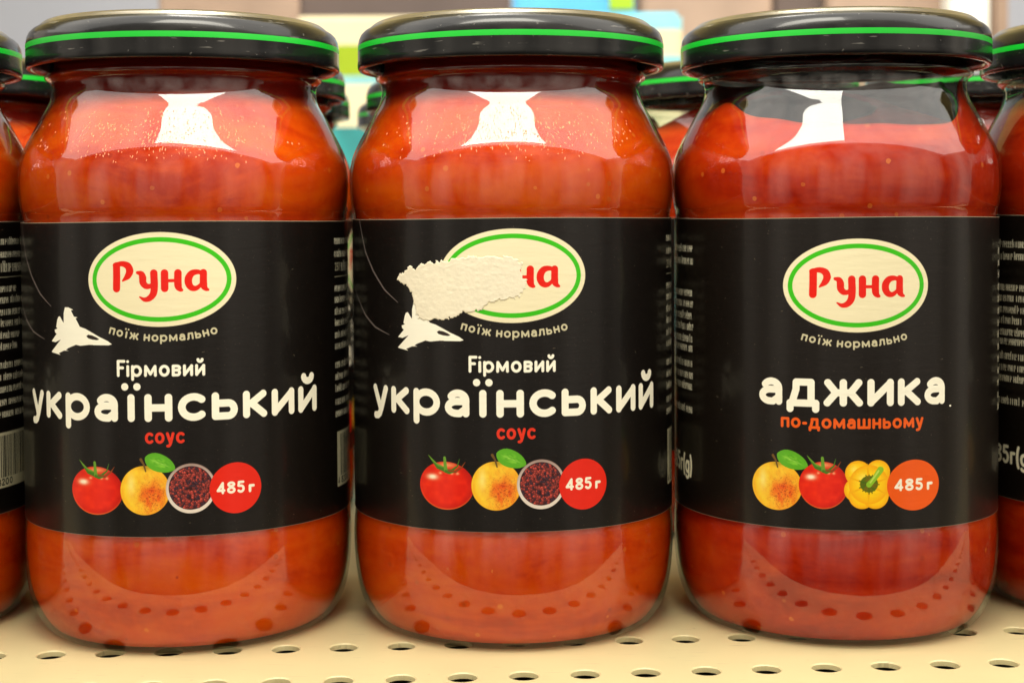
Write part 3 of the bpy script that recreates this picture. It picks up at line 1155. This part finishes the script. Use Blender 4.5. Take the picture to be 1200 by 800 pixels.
rotA2 = (ca[0] - on_jar(600.5, 328, JAR[2], R_LAB)[0]) / (R_LAB * 1000)   # turn so the oval lands where jar 2 shows it
J0 = make_jar('A', JAR[0], math.radians(-9), 'cropped jar at the left picture edge, barcode on its side', 1.0)
J1 = make_jar('A', JAR[1], 0.0, 'left whole jar of tomato sauce with intact oval emblem above white jet silhouette', 0.4, droplets=5, drop=-.0003)
J2 = make_jar('A', JAR[2], -rotA2, 'middle jar of tomato sauce with a torn white patch across its oval emblem', 2.2, droplets=8)
J3 = make_jar('B', JAR[3], 0.0, 'right whole jar of darker adjika with empty headspace and yellow pepper on label', 0.0, drop=-.0003)
J4 = make_jar('B', JAR[4], math.radians(13), 'cropped jar at the right edge of the frame with lines of small print', 2.5)

# film of sauce dried on the inside of the empty headspace, towards the back
Vf, Ff = [], []
nf, mf = 64, 10
for lay in (0, 1):
    for i in range(mf + 1):
        for k in range(nf + 1):
            a = math.radians(90 + (-100 + 200 * k / nf))
            ztop = .1352 - .0012 * abs(math.sin(3.3 * a)) - .010 * max(0, abs(k / nf - .5) * 2 - .7) / .3
            z = .1187 + (ztop - .1187) * i / mf
            r = r_in(z) - .00015 - lay * .00025
            Vf.append((r * math.cos(a), r * math.sin(a), z))
NF = (nf + 1) * (mf + 1)
for i in range(mf):
    for k in range(nf):
        a_, b_, c_, d_ = i * (nf + 1) + k, i * (nf + 1) + k + 1, (i + 1) * (nf + 1) + k + 1, (i + 1) * (nf + 1) + k
        Ff.append((a_, b_, c_, d_))
        Ff.append((NF + a_, NF + d_, NF + c_, NF + b_))
ME_film = from_data('sauce_film', Vf, Ff, [principled('dried_sauce_film', (0.075, 0.026, 0.022), 0.5, noise=(160, 0.7), spec=0.2)])
mesh_obj('sauce_film', ME_film, J3)

# torn paper patch on the middle jar: raised, fibrous, ragged
outline = [(108, 268), (128, 246), (152, 226), (176, 206), (196, 188), (206, 206), (222, 200), (240, 188), (262, 180), (285, 172), (310, 176), (345, 166), (392, 168), (410, 160), (440, 156),
           (500, 146), (560, 148), (640, 142), (700, 146), (770, 160), (806, 196), (788, 235), (800, 262), (826, 268), (812, 300), (800, 345), (770, 372), (700, 380), (640, 392), (600, 402), (575, 430),
           (545, 446), (500, 450), (480, 446), (450, 462), (420, 476), (385, 486), (350, 492), (320, 488), (290, 498), (262, 486), (235, 478), (214, 452), (210, 425), (204, 400), (200, 370), (190, 340),
           (184, 318), (166, 304), (140, 286)]
rt = R_LAB
poly = np.array([on_jar(440 + x / 4.615, 270 + y / 4.615, JAR[2], rt) for x, y in outline])
step = .16
ss = np.arange(poly[:, 0].min() - 1, poly[:, 0].max() + 1, step)
zs = np.arange(poly[:, 1].min() - 1, poly[:, 1].max() + 1, step)
SS, ZZ = np.meshgrid(ss, zs)
jx = (hash_noise(SS, ZZ, 1.7, 31) - .5) * .9 + (hash_noise(SS, ZZ, 4.5, 32) - .5) * .25
jz = (hash_noise(SS, ZZ, 1.7, 33) - .5) * .9 + (hash_noise(SS, ZZ, 4.5, 34) - .5) * .25
PX, PZ = SS + jx, ZZ + jz
ins = np.zeros(SS.shape, bool)
sd = np.full(SS.shape, 1e3)
for i in range(len(poly)):
    (x1, y1), (x2, y2) = poly[i], poly[(i + 1) % len(poly)]
    if y1 != y2:
        ins ^= ((y1 > PZ) != (y2 > PZ)) & (PX < (x2 - x1) * (PZ - y1) / (y2 - y1) + x1)
    dx, dz = x2 - x1, y2 - y1
    t = np.clip(((PX - x1) * dx + (PZ - y1) * dz) / (dx * dx + dz * dz), 0, 1)
    sd = np.minimum(sd, np.hypot(PX - x1 - t * dx, PZ - y1 - t * dz))
relief = .02 + .05 * np.clip(sd / .6, 0, 1) + .05 * hash_noise(SS * .8, ZZ * 1.6, 1.1, 41) + .035 * hash_noise(SS, ZZ * 1.5, 3.1, 42) + .018 * hash_noise(SS, ZZ, 6.2, 43)
ridge = np.exp(-((ZZ - (poly[:, 1].max() - 2.2 + .5 * np.sin(SS * .9))) / .28) ** 2) * .07
edge_r = np.exp(-((sd - .35) / .25) ** 2) * .07 * hash_noise(SS, ZZ, 1.2, 44)
relief = (relief + ridge * .5 + edge_r) * np.clip((poly[:, 0].max() - SS) / 7.0, .10, 1) * .62 + .008
idm = -np.ones(SS.shape, int)
V, Fc = [], []
nr, nc = SS.shape
keep = ins[:-1, :-1] & ins[1:, 1:] & ins[1:, :-1] & ins[:-1, 1:]
used = np.zeros(SS.shape, bool)
used[:-1, :-1] |= keep
used[1:, :-1] |= keep
used[:-1, 1:] |= keep
used[1:, 1:] |= keep
for i in range(nr):
    for k in range(nc):
        if used[i, k]:
            idm[i, k] = len(V)
            th = SS[i, k] / 1000 / rt
            rr = rt + relief[i, k] / 1000
            V.append((rr * math.sin(th), -rr * math.cos(th), ZZ[i, k] / 1000))
for i in range(nr - 1):
    for k in range(nc - 1):
        if keep[i, k]:
            Fc.append((idm[i, k], idm[i, k + 1], idm[i + 1, k + 1], idm[i + 1, k]))
nv = len(V)
# skirt down to the label so the patch has real thickness
edges = {}
for f in Fc:
    for a, b in zip(f, f[1:] + f[:1]):
        if (b, a) in edges:
            del edges[(b, a)]
        else:
            edges[(a, b)] = 1
low = {}
for (a, b) in list(edges):
    for v in (a, b):
        if v not in low:
            x, y, z = V[v]
            k = (rt + .00001) / math.hypot(x, y)
            low[v] = len(V)
            V.append((x * k, y * k, z))
    Fc.append((b, a, low[a], low[b]))
ME_torn = from_data('torn_patch', V, Fc, [M_torn])
patch = mesh_obj('torn_patch', ME_torn, J2)
patch['label'] = 'ragged white patch where the printed paper is torn away'

# ------------------------------------------------------------------ rows of jars behind, copies
def copy_jar(src, loc, turn, label):
    r = src.copy()
    COL.objects.link(r)
    r.location = (loc[0], loc[1], .0002)
    r['label'] = label
    for ch in list(src.children):
        if ch.name.startswith(('droplets', 'torn', 'sauce_film')):
            continue
        c = ch.copy()
        COL.objects.link(c)
        c.parent = r
        c.matrix_parent_inverse = ch.matrix_parent_inverse
        c.rotation_euler.z += turn
    return r


back = [(J1, (-.1725, .0835), .9, 'blurred dark jar in the second row seen left of the first whole jar'),
        (J1, (-.0900, .0906), 1.7, 'blurred second-row jar mostly hidden behind the left whole jar'),
        (J3, (.0740, .1110), 3.0, 'blurred jar in the second row showing between the middle and right whole jars'),
        (J3, (.1560, .1200), 2.3, 'blurred second-row jar between the two rightmost front jars'),
        (J1, (-.0977, .1740), .3, 'out of focus jar two rows back, peeking past the left whole jar neck'),
        (J1, (-.0125, .1500), 1.1, 'out of focus jar behind the middle one, rim left of its neck'),
        (J3, (-.0250, .2410), 1.9, 'farthest out of focus jar, lid low in the gap left of the middle jar')]
for a in back:
    copy_jar(*a)

# ------------------------------------------------------------------ perforated shelf
YAW = math.radians(3.8)
SP_X, SP_Y, HR = .0134, .0250, .0032
ORG = np.array([.00205, -.0534])                # one hole of the front row


def make_shelf():
    nh = 20
    x_cells = range(-36, 36)
    y_rows = range(0, 2)
    ca_, sa_ = math.cos(YAW), math.sin(YAW)

    def W(x, y, z):
        return (ORG[0] + x * ca_ - y * sa_, ORG[1] + x * sa_ + y * ca_, z)
    T = .0013
    V, Fc = [], []

    def v(x, y, z):
        V.append(W(x, y, z))
        return len(V) - 1
    hx, hy = SP_X / 2, SP_Y / 2
    sq = []
    for k in range(nh):
        a = 2 * PI * k / nh + PI / nh
        c, s = math.cos(a), math.sin(a)
        t = min(hx / abs(c) if abs(c) > 1e-9 else 9, hy / abs(s) if abs(s) > 1e-9 else 9)
        sq.append((c * t, s * t))
    corners = [(hx, hy), (-hx, hy), (-hx, -hy), (hx, -hy)]
    for j in y_rows:
        for i in x_cells:
            cx, cy = i * SP_X, j * SP_Y
            sqi = [v(cx + p[0], cy + p[1], 0) for p in sq]
            rim = [v(cx + (HR + .0003) * math.cos(2 * PI * k / nh + PI / nh), cy + (HR + .0003) * math.sin(2 * PI * k / nh + PI / nh), 0) for k in range(nh)]
            bev = [v(cx + HR * math.cos(2 * PI * k / nh + PI / nh), cy + HR * math.sin(2 * PI * k / nh + PI / nh), -.00025) for k in range(nh)]
            bot = [v(cx + HR * math.cos(2 * PI * k / nh + PI / nh), cy + HR * math.sin(2 * PI * k / nh + PI / nh), -T) for k in range(nh)]
            for k in range(nh):
                l = (k + 1) % nh
                a, b = sq[k], sq[l]
                extra = []
                if abs(abs(a[0]) - hx) < 1e-9 and abs(abs(b[1]) - hy) < 1e-9 and abs(abs(b[0]) - hx) > 1e-9 or abs(abs(a[1]) - hy) < 1e-9 and abs(abs(b[0]) - hx) < 1e-9 and abs(abs(a[0]) - hx) > 1e-9:
                    mx_, my_ = a[0] + b[0], a[1] + b[1]
                    extra = [v(cx + math.copysign(hx, mx_), cy + math.copysign(hy, my_), 0)]
                Fc.append([sqi[k]] + extra + [sqi[l], rim[l], rim[k]])
                Fc.append([rim[k], rim[l], bev[l], bev[k]])
                Fc.append([bev[k], bev[l], bot[l], bot[k]])
    x0, x1 = (x_cells[0] - .5) * SP_X, (x_cells[-1] + .5) * SP_X
    y0, y1 = (y_rows[0] - .5) * SP_Y, (y_rows[-1] + .5) * SP_Y
    yb = y1 + .72
    q4 = [v(x0, y1, 0), v(x1, y1, 0), v(x1, yb, 0), v(x0, yb, 0)]
    Fc.append(q4)
    y1 = yb
    top = from_data('deck', V, Fc, [M_shelf], smooth=False)
    # folded front lip and added dark pan that shuts light out below the holes
    V, Fc = [], []
    lip = []
    for k in range(9):
        a = PI / 2 * k / 8
        lip.append((y0 - .005 - .003 * math.sin(a), -.003 + .003 * math.cos(a)))
    lip = [(y0, 0)] + lip + [(y0 - .008, -.032), (y0 - .004, -.032), (y0 - .004, -.0045)]
    for (yy, z_) in lip:
        v(x0, yy, z_)
        v(x1, yy, z_)
    for k in range(len(lip) - 1):
        Fc.append([2 * k, 2 * k + 1, 2 * k + 3, 2 * k + 2])
    front = from_data('front_lip', V, Fc, [M_shelf], smooth=False)
    V, Fc = [], []
    b = [v(x0, y0 + .0005, -.030), v(x1, y0 + .0005, -.030), v(x1, y1, -.030), v(x0, y1, -.030), v(x0, y1, -.0005), v(x1, y1, -.0005)]
    Fc = [[b[0], b[1], b[2], b[3]], [b[3], b[2], b[5], b[4]]]
    pan = from_data('blocker_pan', V, Fc, [principled('hole_shade', (0.10, 0.085, 0.04), .6, noise=(20, .2))], smooth=False)
    return top, front, pan, (x0, x1, y0, y1, W)


sh_top, sh_front, sh_pan, SHB = make_shelf()
shelf = bpy.data.objects.new('store_shelf', None)
COL.objects.link(shelf)
shelf['label'] = 'cream enamelled perforated metal shelf under all the jars'
shelf['category'] = 'shelf'
mesh_obj('deck', sh_top, shelf)
mesh_obj('front_lip', sh_front, shelf)
mesh_obj('blocker_pan', sh_pan, shelf)


# ------------------------------------------------------------------ goods and wall far behind
def bev_box(name, x0, x1, y0, y1, z0, z1, bev, mats, bands=None, rot=0.0):
    """carton with rounded edges; bands = [(z, material index)] from below: printed stripes round the box"""
    bm = bmesh.new()
    bmesh.ops.create_cube(bm, size=1)
    for vv in bm.verts:
        vv.co = Vector((vv.co.x * (x1 - x0), vv.co.y * (y1 - y0), (vv.co.z + .5) * (z1 - z0)))
    bmesh.ops.bevel(bm, geom=list(bm.edges), offset=bev, segments=2, affect='EDGES')
    if bands:
        for z_, _ in bands[1:]:
            bmesh.ops.bisect_plane(bm, geom=list(bm.verts) + list(bm.edges) + list(bm.faces), plane_co=(0, 0, z_ - z0), plane_no=(0, 0, 1))
        for f in bm.faces:
            zc = f.calc_center_median().z + z0
            for z_, mi in bands:
                if zc >= z_:
                    f.material_index = mi
    me = bpy.data.meshes.new(name)
    bm.to_mesh(me)
    bm.free()
    for m in mats:
        me.materials.append(m)
    o = bpy.data.objects.new(name, me)
    COL.objects.link(o)
    o.location = ((x0 + x1) / 2, (y0 + y1) / 2, z0)
    o.rotation_euler.z = rot
    return o


M_cream = principled('cream_card', (0.85, 0.78, 0.58), .5, noise=(9, .08))
M_lime = principled('lime_print', (0.34, 0.50, 0.01), .5)
M_sky = principled('light_blue_print', (0.30, 0.68, 0.82), .5, noise=(12, .15))
M_blue = principled('blue_print', (0.10, 0.42, 0.72), .5, noise=(14, .2))
M_teal = principled('teal_film', (0.03, 0.38, 0.45), .4, noise=(18, .5))
M_brown = principled('brown_card', (0.33, 0.23, 0.17), .7, noise=(7, .25))
M_dark = principled('dark_card_and_slot', (0.10, 0.07, 0.06), .7, noise=(7, .2))  # serves a dark carton and the shade of a shelf slot
M_white = principled('white_post_paint', (0.80, 0.80, 0.74), .5, noise=(5, .05))
M_wall = principled('grey_wall_paint', (0.42, 0.44, 0.50), .8, noise=(3, .06))
M_floor2 = principled('rear_shelf_enamel', (0.70, 0.66, 0.52), .5, noise=(8, .05))

YB = .92
P = lambda x, y, Y=YB: at_depth(x, y, Y)


def carton(name, pxl, pxr, ytop, Y, depth, mats, bands_px, label, cat, z0=0.0, rot=0.0):
    xl, xr, zt = P(pxl, 200, Y)[0], P(pxr, 200, Y)[0], P(600, ytop, Y)[2]
    bands = [(z0, bands_px[0][1])] + [(P(600, y_, Y)[2], mi) for y_, mi in bands_px[1:]] if bands_px else None
    o = bev_box(name, xl, xr, Y, Y + depth, z0, zt, .004, mats, bands, rot)
    o['label'] = label
    o['category'] = cat
    return o


carton('snack_carton', 346, 600, 17, .90, .14, [M_cream, M_lime, M_sky, M_teal], [(0, 3), (148, 0), (98, 2), (88, 1), (52, 0)],
       'blurred cream carton with lime and blue bands in the gap left of the middle jar', 'carton', 0.0)
c2 = carton('drink_carton', 604, 800, 15, .90, .14, [M_cream, M_sky, M_blue], [(0, 0), (80, 1), (66, 0), (36, 1)],
            'blurred pale carton with cyan stripes in the gap right of the middle jar', 'carton', 0.0)
c3 = carton('blue_package', 602, 745, -60, 1.08, .12, [M_blue, M_sky], [(0, 0), (-20, 1)],
            'blurred blue package peeking above the middle jar lid', 'package', 0.0)
g0, g1 = P(714, 12, 1.078), P(742, -30, 1.078)
gp = bev_box('green_panel', g0[0], g1[0], 1.0755, 1.079, g0[2], g1[2], .0005, [M_lime])
gp.parent = c3
gp.matrix_parent_inverse = c3.matrix_basis.inverted()
carton('brown_box', 188, 352, -70, 1.30, .25, [M_brown], None, 'blurred brown cardboard box above the left whole jar', 'box')
bb = carton('brown_box', 752, 905, -70, 1.30, .25, [M_brown], None, 'blurred brown cardboard box above the gap right of the middle jar', 'box')
carton('dark_slot', 906, 968, -70, 1.32, .22, [M_dark], None, 'narrow dark block standing for a shaded shelf slot between two brown boxes above the right whole jar', 'box')  # dark block put where a shelf slot lies in shade
carton('brown_box', 969, 1112, -70, 1.30, .25, [M_brown], None, 'blurred brown cardboard box above the right half of the right whole jar lid', 'box')
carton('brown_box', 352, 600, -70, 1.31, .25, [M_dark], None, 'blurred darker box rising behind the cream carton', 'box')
carton('white_post', 1114, 1160, -160, 1.25, .04, [M_white], None, 'bright white upright post near the upper right corner', 'post')
carton('brown_upright', 1162, 1182, -160, 1.34, .04, [M_brown], None, 'thin brown upright strip right of the white post', 'upright')
# rear shelf board that carries them
rs_ = bev_box('rear_shelf', -1.2, 1.2, .70, 1.75, -.03, -.0002, .002, [M_floor2])
rs_['label'] = 'pale rear shelf board that carries the blurred cartons and boxes'
rs_['category'] = 'shelf'
up = bev_box('shade_board', -.62, .62, .070, .50, .365, .392, .002, [M_shelf])  # unseen board added to shade the rear jars and the gaps between jars
up['label'] = 'unseen cream board added over the rows of jars to shade them, above the picture'
up['category'] = 'shelf'
wall = bev_box('back_wall', -3.0, 3.0, 2.2, 2.3, -.6, 2.6, .01, [M_wall])
wall['kind'] = 'structure'
